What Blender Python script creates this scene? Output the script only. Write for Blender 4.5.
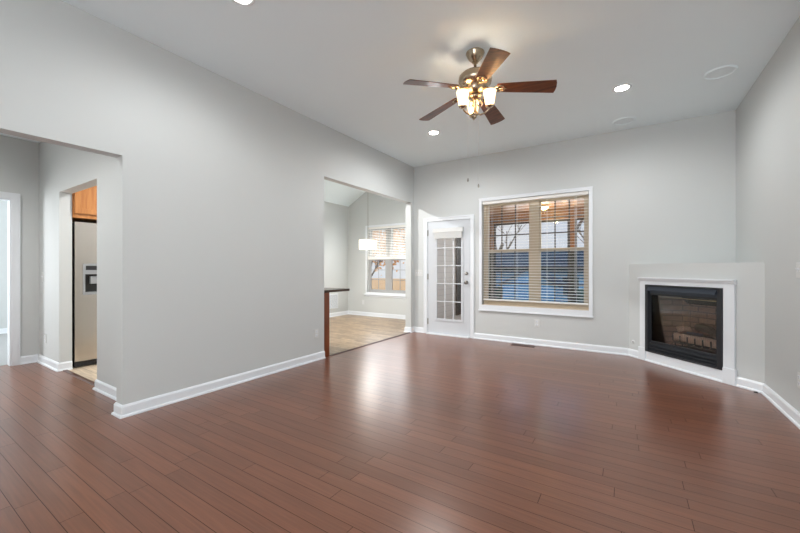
import bpy, bmesh, math, random
from mathutils import Vector, Matrix, Euler
random.seed(7)
for o in list(bpy.data.objects):
    bpy.data.objects.remove(o, do_unlink=True)
SC = bpy.context.scene
COL = SC.collection
PI = math.pi
R = math.radians

# ------------------------------------------------------------------ camera, world, exposure, large lights
cam_d = bpy.data.cameras.new('camera'); cam_d.sensor_width = 36.0; cam_d.lens = 16.0
cam_d.shift_y = 0.0028; cam_d.clip_start = 0.05; cam_d.clip_end = 300
cam = bpy.data.objects.new('camera', cam_d); COL.objects.link(cam)
cam.location = (0, 0, 1.16); cam.rotation_euler = (PI/2, 0, R(32.63))
SC.camera = cam
vs = SC.view_settings
vs.view_transform = 'Standard'; vs.look = 'None'; vs.gamma = 1.0; vs.use_curve_mapping = False
vs.exposure = 0.46

W = bpy.data.worlds.new('sky'); SC.world = W; W.use_nodes = True
nt = W.node_tree; nt.nodes.clear()
wo = nt.nodes.new('ShaderNodeOutputWorld'); wb = nt.nodes.new('ShaderNodeBackground')
wb.inputs['Strength'].default_value = 0.62
tc = nt.nodes.new('ShaderNodeTexCoord'); sx = nt.nodes.new('ShaderNodeSeparateXYZ')
rp = nt.nodes.new('ShaderNodeValToRGB'); nz = nt.nodes.new('ShaderNodeTexNoise'); nz.inputs['Scale'].default_value = 3.0
nz.inputs['Detail'].default_value = 5
rp.color_ramp.elements[0].position = 0.0; rp.color_ramp.elements[0].color = (0.86, 0.92, 1.0, 1)
rp.color_ramp.elements[1].position = 0.7; rp.color_ramp.elements[1].color = (0.5, 0.66, 0.9, 1)
mxw = nt.nodes.new('ShaderNodeMix'); mxw.data_type = 'RGBA'
mrw = nt.nodes.new('ShaderNodeMapRange'); mrw.inputs['From Min'].default_value = 0.4; mrw.inputs['From Max'].default_value = 0.65
nt.links.new(tc.outputs['Generated'], sx.inputs[0]); nt.links.new(sx.outputs['Z'], rp.inputs[0])
nt.links.new(tc.outputs['Generated'], nz.inputs['Vector']); nt.links.new(nz.outputs['Fac'], mrw.inputs['Value'])
nt.links.new(mrw.outputs[0], mxw.inputs['Factor']); nt.links.new(rp.outputs[0], mxw.inputs['A'])
mxw.inputs['B'].default_value = (0.95, 0.96, 0.98, 1)
nt.links.new(mxw.outputs['Result'], wb.inputs['Color']); nt.links.new(wb.outputs[0], wo.inputs[0])


def light(name, kind, loc, energy, color=(1, 1, 1), rot=(0, 0, 0), **kw):
    d = bpy.data.lights.new(name, kind); d.energy = energy; d.color = color
    for k, v in kw.items(): setattr(d, k, v)
    o = bpy.data.objects.new(name, d); COL.objects.link(o)
    o.location = loc; o.rotation_euler = rot
    return o


# lamps for daylight at porch and dining windows; rear and bedroom fill is added
DAY = (0.93, 0.97, 1.0)
light('sun', 'SUN', (8, -12, 14), 2.2, (1, 0.95, 0.88), (R(42), 0, R(22)), angle=R(3))
for x in (-0.53, 0.48):
    light('rear_fill_light', 'AREA', (x, -3.26, 1.45), 52, DAY, (R(-90), 0, R(180)), shape='RECTANGLE', size=0.96, size_y=1.9)  # fill lamps added behind the camera, in made-up window openings
light('porch_window_daylight', 'AREA', (-0.8, 8.66, 1.5), 36, DAY, (R(-90), 0, 0), shape='RECTANGLE', size=3.4, size_y=1.6)
light('dining_blind_daylight', 'AREA', (-4.8, 7.02, 1.75), 5, DAY, (R(-90), 0, 0), shape='RECTANGLE', size=1.15, size_y=0.75)
light('dining_window_daylight', 'AREA', (-4.8, 6.885, 1.38), 9, DAY, (R(-90), 0, 0), shape='RECTANGLE', size=1.15, size_y=1.5)
light('bedroom_fill_light', 'AREA', (-7.9, -0.9, 1.5), 70, DAY, (R(-90), 0, R(180)), shape='RECTANGLE', size=1.2, size_y=1.3)  # lamp added to brighten the bedroom from its unseen side


# ------------------------------------------------------------------ helpers
def lin(r, g, b):
    f = lambda c: (c/255/12.92) if c/255 <= 0.04045 else ((c/255+0.055)/1.055)**2.4
    return (f(r), f(g), f(b), 1)


def new_mat(name):
    m = bpy.data.materials.new(name); m.use_nodes = True
    return m, m.node_tree, m.node_tree.nodes['Principled BSDF']


def link(t, a, b): t.links.new(a, b)


def plain(name, rgb, rough=0.5, metal=0.0, spec=0.5, vary=0.04, scale=6.0, bump=0.0, bscale=200.0):
    m, t, p = new_mat(name)
    c = lin(*rgb)
    n = t.nodes.new('ShaderNodeTexNoise'); n.inputs['Scale'].default_value = scale; n.inputs['Detail'].default_value = 4
    co = t.nodes.new('ShaderNodeTexCoord'); link(t, co.outputs['Object'], n.inputs['Vector'])
    mr = t.nodes.new('ShaderNodeMapRange'); mr.inputs['To Min'].default_value = 1-vary; mr.inputs['To Max'].default_value = 1+vary
    link(t, n.outputs['Fac'], mr.inputs['Value'])
    mx = t.nodes.new('ShaderNodeVectorMath'); mx.operation = 'SCALE'; mx.inputs[0].default_value = c[:3]
    link(t, mr.outputs[0], mx.inputs['Scale']); link(t, mx.outputs[0], p.inputs['Base Color'])
    p.inputs['Roughness'].default_value = rough; p.inputs['Metallic'].default_value = metal
    p.inputs['Specular IOR Level'].default_value = spec
    if bump:
        b = t.nodes.new('ShaderNodeBump'); b.inputs['Strength'].default_value = bump; b.inputs['Distance'].default_value = 0.002
        n2 = t.nodes.new('ShaderNodeTexNoise'); n2.inputs['Scale'].default_value = bscale
        link(t, co.outputs['Object'], n2.inputs['Vector']); link(t, n2.outputs['Fac'], b.inputs['Height']); link(t, b.outputs[0], p.inputs['Normal'])
    return m


def wood(name, dark, light_, axis='X', scale=1.0, rough=0.35):
    m, t, p = new_mat(name)
    co = t.nodes.new('ShaderNodeTexCoord'); mp = t.nodes.new('ShaderNodeMapping')
    s = [14*scale]*3; s['XYZ'.index(axis)] = 1.2*scale; mp.inputs['Scale'].default_value = s
    n = t.nodes.new('ShaderNodeTexNoise'); n.inputs['Scale'].default_value = 3; n.inputs['Detail'].default_value = 6; n.inputs['Distortion'].default_value = 0.6
    r = t.nodes.new('ShaderNodeValToRGB'); r.color_ramp.elements[0].position = 0.3; r.color_ramp.elements[1].position = 0.7
    r.color_ramp.elements[0].color = lin(*dark); r.color_ramp.elements[1].color = lin(*light_)
    link(t, co.outputs['Object'], mp.inputs['Vector']); link(t, mp.outputs[0], n.inputs['Vector']); link(t, n.outputs['Fac'], r.inputs[0])
    link(t, r.outputs[0], p.inputs['Base Color']); p.inputs['Roughness'].default_value = rough
    return m


def emit(name, rgb, strength):
    m, t, p = new_mat(name)
    p.inputs['Base Color'].default_value = lin(*rgb); p.inputs['Emission Color'].default_value = lin(*rgb)
    p.inputs['Emission Strength'].default_value = strength
    return m


def glass(name, tint=(1, 1, 1), refl=1.0, rough=0.0):
    m = bpy.data.materials.new(name); m.use_nodes = True; t = m.node_tree; t.nodes.clear()
    o = t.nodes.new('ShaderNodeOutputMaterial'); tr = t.nodes.new('ShaderNodeBsdfTransparent'); g = t.nodes.new('ShaderNodeBsdfGlossy')
    tr.inputs[0].default_value = (*tint, 1); g.inputs['Roughness'].default_value = rough; g.inputs['Color'].default_value = (refl, refl, refl, 1)
    fr = t.nodes.new('ShaderNodeFresnel'); fr.inputs['IOR'].default_value = 1.5
    mx = t.nodes.new('ShaderNodeMixShader'); link(t, fr.outputs[0], mx.inputs[0]); link(t, tr.outputs[0], mx.inputs[1]); link(t, g.outputs[0], mx.inputs[2])
    link(t, mx.outputs[0], o.inputs[0])
    return m


def screen_mat(name, rgb, opacity, tint=(1, 1, 1)):
    m = bpy.data.materials.new(name); m.use_nodes = True; t = m.node_tree; t.nodes.clear()
    o = t.nodes.new('ShaderNodeOutputMaterial'); tr = t.nodes.new('ShaderNodeBsdfTransparent'); d = t.nodes.new('ShaderNodeBsdfDiffuse')
    tr.inputs[0].default_value = (*tint, 1); d.inputs[0].default_value = lin(*rgb)
    mx = t.nodes.new('ShaderNodeMixShader'); mx.inputs[0].default_value = opacity
    link(t, tr.outputs[0], mx.inputs[1]); link(t, d.outputs[0], mx.inputs[2]); link(t, mx.outputs[0], o.inputs[0])
    return m


def bricks(name, c1, c2, mortar, w, h, msize=0.002, rough=0.3, grain=0.25, gscale=(1.5, 22, 22), offset=0.37, bump=0.25, swap=None, spec=0.5, wave=0.0, coat=0.0, rand=False):
    m, t, p = new_mat(name)
    co = t.nodes.new('ShaderNodeTexCoord'); src = co.outputs['Object']
    if swap:
        sp = t.nodes.new('ShaderNodeSeparateXYZ'); cb = t.nodes.new('ShaderNodeCombineXYZ'); link(t, src, sp.inputs[0])
        for i, a in enumerate(swap): link(t, sp.outputs[a], cb.inputs[i])
        src = cb.outputs[0]
    gsrc = src
    if rand:   # every plank row starts at its own random length
        sp = t.nodes.new('ShaderNodeSeparateXYZ'); link(t, src, sp.inputs[0])
        dv = t.nodes.new('ShaderNodeMath'); dv.operation = 'DIVIDE'; dv.inputs[1].default_value = h; link(t, sp.outputs['Y'], dv.inputs[0])
        fl = t.nodes.new('ShaderNodeMath'); fl.operation = 'FLOOR'; link(t, dv.outputs[0], fl.inputs[0])
        wn_ = t.nodes.new('ShaderNodeTexWhiteNoise'); wn_.noise_dimensions = '1D'; link(t, fl.outputs[0], wn_.inputs['W'])
        ma = t.nodes.new('ShaderNodeMath'); ma.operation = 'MULTIPLY_ADD'; ma.inputs[1].default_value = w*7.3; link(t, wn_.outputs['Value'], ma.inputs[0]); link(t, sp.outputs['X'], ma.inputs[2])
        cb = t.nodes.new('ShaderNodeCombineXYZ'); link(t, ma.outputs[0], cb.inputs[0]); link(t, sp.outputs['Y'], cb.inputs[1]); link(t, sp.outputs['Z'], cb.inputs[2])
        src = cb.outputs[0]; offset = 0.0
    b = t.nodes.new('ShaderNodeTexBrick'); b.offset = offset; b.offset_frequency = 2; b.squash = 1
    b.inputs['Color1'].default_value = lin(*c1); b.inputs['Color2'].default_value = lin(*c2); b.inputs['Mortar'].default_value = lin(*mortar)
    b.inputs['Scale'].default_value = 1; b.inputs['Mortar Size'].default_value = msize; b.inputs['Mortar Smooth'].default_value = 0.1
    b.inputs['Brick Width'].default_value = w; b.inputs['Row Height'].default_value = h
    link(t, src, b.inputs['Vector'])
    mp = t.nodes.new('ShaderNodeMapping'); mp.inputs['Scale'].default_value = gscale; link(t, src, mp.inputs['Vector'])
    n = t.nodes.new('ShaderNodeTexNoise'); n.inputs['Scale'].default_value = 2; n.inputs['Detail'].default_value = 6; n.inputs['Distortion'].default_value = 0.4
    link(t, mp.outputs[0], n.inputs['Vector'])
    mr = t.nodes.new('ShaderNodeMapRange'); mr.inputs['From Min'].default_value = 0.25; mr.inputs['From Max'].default_value = 0.75
    mr.inputs['To Min'].default_value = 1-grain; mr.inputs['To Max'].default_value = 1+grain; link(t, n.outputs['Fac'], mr.inputs['Value'])
    sc = t.nodes.new('ShaderNodeVectorMath'); sc.operation = 'SCALE'; link(t, b.outputs['Color'], sc.inputs[0]); link(t, mr.outputs[0], sc.inputs['Scale'])
    link(t, sc.outputs[0], p.inputs['Base Color']); p.inputs['Roughness'].default_value = rough; p.inputs['Specular IOR Level'].default_value = spec
    sl_ = t.nodes.new('ShaderNodeMapRange'); sl_.inputs['To Min'].default_value = spec; sl_.inputs['To Max'].default_value = 0.1; link(t, b.outputs['Fac'], sl_.inputs['Value']); link(t, sl_.outputs[0], p.inputs['Specular IOR Level'])
    p.inputs['Coat Weight'].default_value = coat; p.inputs['Coat Roughness'].default_value = rough*0.95
    if bump:
        bm_ = t.nodes.new('ShaderNodeBump'); bm_.inputs['Strength'].default_value = bump; bm_.inputs['Distance'].default_value = 0.002
        ad = t.nodes.new('ShaderNodeMath'); ad.operation = 'MULTIPLY_ADD'; ad.inputs[1].default_value = -1.0
        link(t, b.outputs['Fac'], ad.inputs[0])
        ml = t.nodes.new('ShaderNodeMath'); ml.operation = 'MULTIPLY'; ml.inputs[1].default_value = wave; link(t, n.outputs['Fac'], ml.inputs[0])
        link(t, ml.outputs[0], ad.inputs[2]); link(t, ad.outputs[0], bm_.inputs['Height']); link(t, bm_.outputs[0], p.inputs['Normal'])
    return m


class MB:
    def __init__(s): s.bm = bmesh.new(); s.M = Matrix.Identity(4)

    def _v(s, co): return s.bm.verts.new(s.M @ Vector(co))

    def box(s, x0, x1, y0, y1, z0, z1):
        v = [s._v((x, y, z)) for x in (x0, x1) for y in (y0, y1) for z in (z0, z1)]
        for f in ((0, 1, 3, 2), (4, 6, 7, 5), (0, 4, 5, 1), (2, 3, 7, 6), (0, 2, 6, 4), (1, 5, 7, 3)):
            s.bm.faces.new([v[i] for i in f])
        return s

    def prism(s, pts, axis, a, b):
        """polygon pts in the plane normal to axis, from a to b. axis X: pts (y,z); Y: (x,z); Z: (x,y)"""
        def mk(p, q): return {'X': (q, p[0], p[1]), 'Y': (p[0], q, p[1]), 'Z': (p[0], p[1], q)}[axis]
        A = [s._v(mk(p, a)) for p in pts]; B = [s._v(mk(p, b)) for p in pts]
        s.bm.faces.new(A[::-1]); s.bm.faces.new(B); n = len(pts)
        for i in range(n): s.bm.faces.new((A[i], A[(i+1) % n], B[(i+1) % n], B[i]))
        return s

    def lathe(s, prof, c=(0, 0, 0), n=24, smooth=True, rot=None):
        """prof: list of (r,z)"""
        rings = []
        c = Vector(c)
        for r, z in prof:
            ring = []
            for i in range(n if r > 1e-6 else 1):
                a = 2*PI*i/n; p = Vector((r*math.cos(a), r*math.sin(a), z))
                if rot: p = rot @ p
                ring.append(s._v(c+p))
            rings.append(ring)
        for A, B in zip(rings, rings[1:]):
            for i in range(n):
                j = (i+1) % n
                if len(A) == 1 and len(B) == 1: continue
                if len(A) == 1: f = (A[0], B[j], B[i])
                elif len(B) == 1: f = (A[i], A[j], B[0])
                else: f = (A[i], A[j], B[j], B[i])
                s.bm.faces.new(f).smooth = smooth
        return s

    def tube(s, pts, r, n=8, caps=True):
        pts = [Vector(p) for p in pts]; rs = r if isinstance(r, (list, tuple)) else [r]*len(pts)
        rings = []; up = None
        for i, p in enumerate(pts):
            d = (pts[min(i+1, len(pts)-1)]-pts[max(i-1, 0)]).normalized()
            if up is None: up = d.orthogonal().normalized()
            up = (up-d*up.dot(d)); up = up.normalized() if up.length > 1e-5 else d.orthogonal().normalized()
            q = d.cross(up)
            rings.append([s._v(p+(up*math.cos(2*PI*k/n)+q*math.sin(2*PI*k/n))*rs[i]) for k in range(n)])
        for A, B in zip(rings, rings[1:]):
            for k in range(n): s.bm.faces.new((A[k], A[(k+1) % n], B[(k+1) % n], B[k])).smooth = True
        if caps: s.bm.faces.new(rings[0][::-1]); s.bm.faces.new(rings[-1])
        return s

    def build(s, name, mat, parent=None, bevel=0.0, label=None):
        bmesh.ops.recalc_face_normals(s.bm, faces=s.bm.faces)
        me = bpy.data.meshes.new(name); s.bm.to_mesh(me); s.bm.free()
        me.materials.append(mat)
        o = bpy.data.objects.new(name, me); COL.objects.link(o)
        if parent: o.parent = parent
        if bevel:
            b = o.modifiers.new('bevel', 'BEVEL'); b.width = bevel; b.segments = 2; b.limit_method = 'ANGLE'
        if label: o['label'] = label
        return o


def thing(name, label, cat, loc=(0, 0, 0), rz=0, group=None):
    o = bpy.data.objects.new(name, None); COL.objects.link(o); o.empty_display_size = 0.1
    o.location = loc; o.rotation_euler = (0, 0, rz); tag(o, label, cat, group)
    return o


def tag(o, label, cat, group=None):
    o['label'] = label; o['category'] = cat
    if group: o['group'] = group
    return o


def struct(name, mb, mat, parent=None, bevel=0.0):
    o = mb.build(name, mat, parent, bevel)
    if not parent: o['kind'] = 'structure'
    return o


def copy_tree(o, parent=None):
    c = o.copy(); COL.objects.link(c)
    if parent: c.parent = parent
    for ch in list(o.children): copy_tree(ch, c)
    return c


def frame(mb, x0, x1, z0, z1, w, y0, y1, top=None, bot=None):
    top = w if top is None else top; bot = w if bot is None else bot
    mb.box(x0, x0+w, y0, y1, z0, z1); mb.box(x1-w, x1, y0, y1, z0, z1)
    mb.box(x0+w, x1-w, y0, y1, z1-top, z1); mb.box(x0+w, x1-w, y0, y1, z0, z0+bot)
    return mb


# ------------------------------------------------------------------ materials
M_wall = plain('wall_paint', (203, 206, 205), 0.6, vary=0.01, scale=1.5, bump=0.08, bscale=350)
M_ceil = plain('ceiling_paint', (238, 249, 253), 0.75, vary=0.01, scale=2, bump=0.08, bscale=300)
M_trim = plain('trim_paint', (230, 234, 238), 0.3, vary=0.008)
M_door = plain('door_paint', (206, 210, 214), 0.32, vary=0.008)
M_floor = bricks('hardwood', (122, 76, 55), (108, 66, 47), (64, 38, 28), 1.25, 0.088, 0.0016, 0.28, 0.2, (1.3, 42, 42), bump=0.18, wave=0.6, spec=0.42, coat=0.4, rand=True)
M_floor.node_tree.nodes['Principled BSDF'].inputs['Specular Tint'].default_value = (1, 0.9, 0.82, 1)
M_vinyl = bricks('dining_vinyl', (170, 145, 114), (128, 105, 80), (112, 93, 72), 0.30, 0.10, 0.003, 0.3, 0.3, (5, 12, 8), bump=0.1)
M_kvinyl = bricks('kitchen_vinyl', (210, 194, 172), (184, 164, 140), (150, 132, 112), 0.9, 0.15, 0.003, 0.35, 0.3, (2, 18, 18), bump=0.1)
M_carpet = plain('carpet', (168, 168, 168), 0.95, vary=0.12, scale=60, bump=0.6, bscale=400)
M_strip = wood('dark_strip', (60, 34, 25), (86, 50, 37))
M_plastic = plain('white_plastic', (214, 215, 213), 0.35, vary=0.005)
M_slot = plain('dark_slot', (40, 40, 40), 0.5)
M_tan = plain('tan_window_frame', (205, 188, 164), 0.4, vary=0.02)
M_munt = plain('bronze_muntin', (66, 52, 40), 0.4)
M_greym = plain('grey_window_frame', (168, 168, 168), 0.4)
M_slat = plain('blind_slat', (238, 236, 231), 0.4, vary=0.01)
M_glass = glass('window_glass')
M_glass2 = glass('porch_glass', (0.97, 0.98, 1.0))
M_fglass = glass('fireplace_glass', (0.95, 0.95, 0.95), 0.35)
M_screen = screen_mat('insect_screen', (26, 32, 42), 0.18, (0.52, 0.74, 0.92))
M_nickel = plain('satin_nickel', (150, 146, 140), 0.3, 1.0)
M_black = plain('fireplace_black', (34, 37, 42), 0.35, vary=0.05)
M_blacks = plain('fireplace_steel', (62, 68, 78), 0.3, 0.6)
M_fbrick = bricks('firebox_brick', (176, 140, 122), (158, 124, 108), (122, 104, 94), 0.19, 0.065, 0.006, 0.85, 0.15, (8, 8, 8), bump=0.5, swap='XZY', offset=0.5)
M_fbricks = bricks('firebox_brick_side', (176, 140, 122), (158, 124, 108), (122, 104, 94), 0.19, 0.065, 0.006, 0.85, 0.15, (8, 8, 8), bump=0.5, swap='YZX', offset=0.5)
M_soot = plain('soot_black', (24, 22, 21), 0.8)
M_log = plain('ceramic_log', (222, 186, 162), 0.9, vary=0.45, scale=14, bump=0.8, bscale=40)
M_logg = plain('ceramic_log_grey', (96, 86, 78), 0.9, vary=0.5, scale=18, bump=0.8, bscale=40)
M_iron = plain('grate_iron', (22, 22, 24), 0.6)
M_ember = plain('ember_rock', (84, 92, 110), 0.9, vary=0.6, scale=40)
M_mesh = screen_mat('spark_screen', (150, 138, 120), 0.1)
M_brass = plain('brass_rail', (190, 165, 120), 0.3, 1.0)
M_blade = wood('walnut_blade', (66, 36, 22), (120, 68, 38), 'X', 1.0, 0.36)
M_fanm = plain('antique_pewter_gold', (182, 164, 140), 0.25, 1.0, vary=0.15, scale=12)
M_shade = emit('frosted_glass_lit', (255, 228, 186), 2.5)
_t = M_shade.node_tree; _p = _t.nodes['Principled BSDF']; _o = [n for n in _t.nodes if n.type == 'OUTPUT_MATERIAL'][0]
_tr = _t.nodes.new('ShaderNodeBsdfTransparent'); _tr.inputs[0].default_value = (1, 0.93, 0.8, 1); _m = _t.nodes.new('ShaderNodeMixShader'); _m.inputs[0].default_value = 0.55
link(_t, _p.outputs[0], _m.inputs[1]); link(_t, _tr.outputs[0], _m.inputs[2]); link(_t, _m.outputs[0], _o.inputs[0])
M_bulb = emit('bulb', (255, 230, 190), 30.0)
M_led = emit('recessed_lens', (255, 248, 236), 24.0)
M_drum = emit('lit_drum_shade', (255, 246, 228), 0.45)
M_steel = plain('stainless', (196, 190, 184), 0.22, 1.0, vary=0.03)
M_dark = plain('dark_gasket', (36, 36, 38), 0.45)
M_greyp = plain('grey_plastic', (150, 152, 154), 0.35)
M_oak = wood('honey_oak', (168, 106, 56), (196, 136, 80), 'Z', 0.8, 0.35)
M_cherry = wood('cherry_panel', (96, 48, 24), (128, 68, 36), 'Z', 0.8, 0.3)
M_counter = plain('dark_counter', (62, 48, 40), 0.25, vary=0.3, scale=60)
M_pine = bricks('porch_pine', (172, 114, 34), (154, 98, 27), (100, 62, 18), 3.0, 0.13, 0.006, 0.4, 0.2, (1.5, 20, 20), bump=0.2)
M_pinep = wood('porch_post', (140, 90, 32), (172, 116, 48), 'Z', 0.7, 0.4)
M_siding = bricks('grey_siding', (222, 223, 225), (218, 219, 222), (204, 205, 209), 8.0, 0.12, 0.006, 0.5, 0.02, (1, 1, 1), bump=0.4, swap='YZX')
M_bsiding = bricks('blue_siding', (178, 208, 232), (172, 204, 228), (128, 156, 182), 8.0, 0.16, 0.010, 0.6, 0.04, (1, 1, 1), bump=0.4, swap='XZY')  # pale blue imitates the reflected daylight
M_roof = plain('roof_shingle', (70, 76, 90), 0.9, vary=0.25, scale=5)
M_bark = plain('bark', (92, 82, 74), 0.9, vary=0.3, scale=8)
M_leaf = plain('autumn_leaf', (214, 160, 92), 0.8, vary=0.4, scale=1.5)
M_ground = plain('leafy_ground', (196, 162, 122), 0.95, vary=0.35, scale=1.4)
M_hedge = plain('evergreen_leaf', (86, 104, 58), 0.8, vary=0.4, scale=3)
M_porchf = plain('porch_floor', (150, 146, 140), 0.6)

# ------------------------------------------------------------------ room shell
XL, XR, YB, ZC = -3.322, 1.072, 5.66, 3.03
XLo = -3.437
f = MB(); f.box(-3.38, 1.2, -3.3, 5.81, -0.1, 0); f.box(-6.31, -3.38, -0.8, 1.37, -0.1, 0)
struct('floor', f, M_floor)
struct('floor_dining', MB().box(-6.1, -3.335, 3.4, 7.05, -0.1, 0.0), M_vinyl)
struct('floor_kitchen', MB().box(-6.2, -3.437, 1.37, 3.4, -0.1, 0.0), M_kvinyl)
struct('floor_bedroom', MB().box(-9.5, -6.31, -1.0, 2.6, -0.1, 0.004), M_carpet)

w = MB()
w.box(XLo, XL, -3.3, -0.7, 0, ZC); w.box(XLo, XL, -0.7, 1.17, 2.045, ZC); w.box(XLo, XL, 1.17, 3.36, 0, ZC)
w.box(XLo, XL, 3.36, 5.555, 2.363, 4.35); w.box(XLo, XL, 5.555, 7.05, 0, 4.35)
struct('wall_left', w, M_wall)
w = MB()
w.box(XL, -3.045, YB, 5.81, 0, ZC); w.box(-3.045, -2.21, YB, 5.81, 2.03, ZC); w.box(-2.21, -2.02, YB, 5.81, 0, ZC)
w.box(-2.02, -0.46, YB, 5.81, 0, 0.57); w.box(-2.02, -0.46, YB, 5.81, 2.265, ZC); w.box(-0.46, 1.2, YB, 5.81, 0, ZC)
struct('wall_back', w, M_wall)
struct('wall_right', MB().box(XR, 1.2, -3.3, YB, 0, ZC), M_wall)
w = MB()
w.box(XL, -1.02, -3.3, -3.2, 0, ZC); w.box(-0.04, -0.01, -3.3, -3.2, 0, ZC); w.box(0.97, XR, -3.3, -3.2, 0, ZC)
for a in (-1.02, -0.01): w.box(a, a+0.98, -3.3, -3.2, 0, 0.5); w.box(a, a+0.98, -3.3, -3.2, 2.4, ZC)
struct('wall_rear', w, M_wall)
for i, a in enumerate((-1.02, -0.01)):
    struct('window_%d' % (4+i), frame(MB(), a, a+0.98, 0.5, 2.4, 0.04, -3.23, -3.19), M_trim)  # unseen rear windows, added to let the fill light in
struct('ceiling', MB().box(XL, 1.2, -3.3, 5.81, ZC, 3.15), M_ceil)

# low angled wall across the corner with the fireplace opening
FA = Matrix.Translation((0, 5.675, 0)) @ Matrix.Rotation(R(-45), 4, 'Z')   # x along the wall, y into the corner
w = MB(); w.M = FA
w.box(0.0, 0.29, 0, 0.06, 0, 1.22); w.box(1.178, 1.53, 0, 0.06, 0, 1.22); w.box(0.29, 1.178, 0, 0.06, 0.963, 1.22); w.box(0.29, 1.178, 0, 0.06, 0, 0.122)
w.M = Matrix.Identity(4)
w.prism([(0.10, 5.66), (1.072, 4.688), (1.072, 5.66)], 'Z', 1.18, 1.22)
struct('wall_fireplace', w, M_wall)

# hall, kitchen, dining, bedroom shells
w = MB(); w.box(-6.2, -5.42, 1.31, 1.42, 0, 2.73); w.box(-4.305, XLo, 1.31, 1.42, 0, 2.73); w.box(-5.42, -4.305, 1.31, 1.42, 2.03, 2.73)
struct('wall_hall', w, M_wall)
w = MB(); w.box(-6.31, -6.2, 1.075, 1.42, 0, 2.73); w.box(-6.31, -6.2, 0.2, 1.075, 1.995, 2.73); w.box(-6.31, -6.2, -0.8, 0.2, 0, 2.73)
struct('wall_hall_end', w, M_wall)
struct('wall_hall_front', MB().box(-6.31, XLo, -0.9, -0.8, 0, 2.73), M_wall)
struct('ceiling_hall', MB().box(-6.31, XLo, -0.9, 1.36, 2.73, 2.83), M_ceil)
struct('ceiling_kitchen', MB().box(-6.3, XLo, 1.36, 3.3, 2.73, 2.83), M_ceil)
struct('wall_kitchen', MB().box(-6.3, -6.2, 1.42, 3.4, 0, 2.73), M_wall)
struct('wall_dining_side', MB().box(-6.12, -6.0, 3.4, 7.05, 0, 2.9), M_wall)
w = MB()
w.box(-6.12, -5.39, 6.93, 7.05, 0, 4.4); w.box(-4.2, XLo, 6.93, 7.05, 0, 4.4); w.box(-5.39, -4.2, 6.93, 7.05, 0, 0.585); w.box(-5.39, -4.2, 6.93, 7.05, 2.17, 4.4)
struct('wall_dining_end', w, M_wall)
struct('wall_dining_gable', MB().box(-6.3, XLo, 3.3, 3.4, 2.73, 4.4), M_wall)
struct('ceiling_dining', MB().prism([(-6.3, 2.572), (XLo, 4.204), (XLo, 4.36), (-6.3, 2.76)], 'Y', 3.3, 7.05), M_ceil)
w = MB(); w.box(-9.5, -9.4, -1.0, 2.6, 0, 2.73); w.box(-9.4, -6.31, 2.5, 2.6, 0, 2.73); w.box(-9.4, -8.6, -1.0, -0.95, 0, 2.73); w.box(-7.2, -6.31, -1.0, -0.95, 0, 2.73)
w.box(-8.6, -7.2, -1.0, -0.95, 0, 0.8); w.box(-8.6, -7.2, -1.0, -0.95, 2.2, 2.73); w.box(-6.32, -6.31, 1.42, 2.5, 0, 2.73)
struct('wall_bedroom', w, M_wall)
struct('ceiling_bedroom', MB().box(-9.5, -6.31, -1.0, 2.6, 2.73, 2.83), M_ceil)


# baseboards: profile offset d from the wall, height z
BP = [(0, 0), (0.026, 0), (0.026, 0.010), (0.021, 0.018), (0.014, 0.020), (0.014, 0.078), (0.010, 0.088), (0.006, 0.095), (0, 0.095)]


def base_run(mb, pts):
    """pts: plan points along the wall face; room is on the left-hand side of travel."""
    n = len(pts); P = [Vector(p) for p in pts]; offs = []
    nr = [Vector((-(b-a).y, (b-a).x)).normalized() for a, b in zip(P, P[1:])]
    for i in range(n):
        if i == 0: offs.append(nr[0])
        elif i == n-1: offs.append(nr[-1])
        else:
            a, b = nr[i-1], nr[i]; offs.append((a+b)/(1+a.dot(b)))
    rings = [[mb._v((P[i].x+offs[i].x*d, P[i].y+offs[i].y*d, z)) for d, z in BP] for i in range(n)]
    k = len(BP)
    for A, B in zip(rings, rings[1:]):
        for j in range(k): mb.bm.faces.new((A[j], A[(j+1) % k], B[(j+1) % k], B[j]))
    mb.bm.faces.new(rings[0][::-1]); mb.bm.faces.new(rings[-1])
    return mb


# (travel so that the room lies on the left)
struct('baseboard_left', base_run(MB(), [(XL, 3.36), (XL, 1.17), (XLo, 1.17), (XLo, 1.31)]), M_trim)
b = base_run(MB(), [(-3.105, YB), (XL, YB), (XL, 5.555), (XLo, 5.555), (XLo, 6.93)])
base_run(b, [(-3.437, 6.93), (-6.0, 6.93), (-6.0, 3.4)])
struct('baseboard_dining', b, M_trim)
struct('baseboard_back', base_run(MB(), [(0.0, YB), (-2.155, YB)]), M_trim)
c1 = FA @ Vector((0.0106, 0, 0)); c2 = FA @ Vector((0.185, 0, 0)); c3 = FA @ Vector((1.29, 0, 0)); c4 = FA @ Vector((1.516, 0, 0))
struct('baseboard_fireplace', base_run(base_run(MB(), [(c2.x, c2.y), (0.0, YB+0.015)]), [(XR, 4.603), (c3.x, c3.y)]), M_trim)
struct('baseboard_right', base_run(MB(), [(XR, -3.2), (XR, 4.603)]), M_trim)
struct('baseboard_hall', base_run(base_run(MB(), [(-5.42, 1.42), (-5.42, 1.31), (-6.2, 1.31), (-6.2, 1.145)]), [(XLo, 1.31), (-4.305, 1.31), (-4.305, 1.42)]), M_trim)
struct('baseboard_bedroom', base_run(MB(), [(-6.32, 2.5), (-9.4, 2.5), (-9.4, -0.95)]), M_trim)
# floor transition strips
struct('trim_1', MB().prism([(-3.352, 0), (-3.312, 0), (-3.318, 0.007), (-3.346, 0.007)], 'Y', 3.48, 5.528), M_strip)
struct('trim_2', MB().prism([(1.33, 0), (1.38, 0), (1.372, 0.008), (1.338, 0.008)], 'X', -5.394, -4.331), M_strip)
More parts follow.
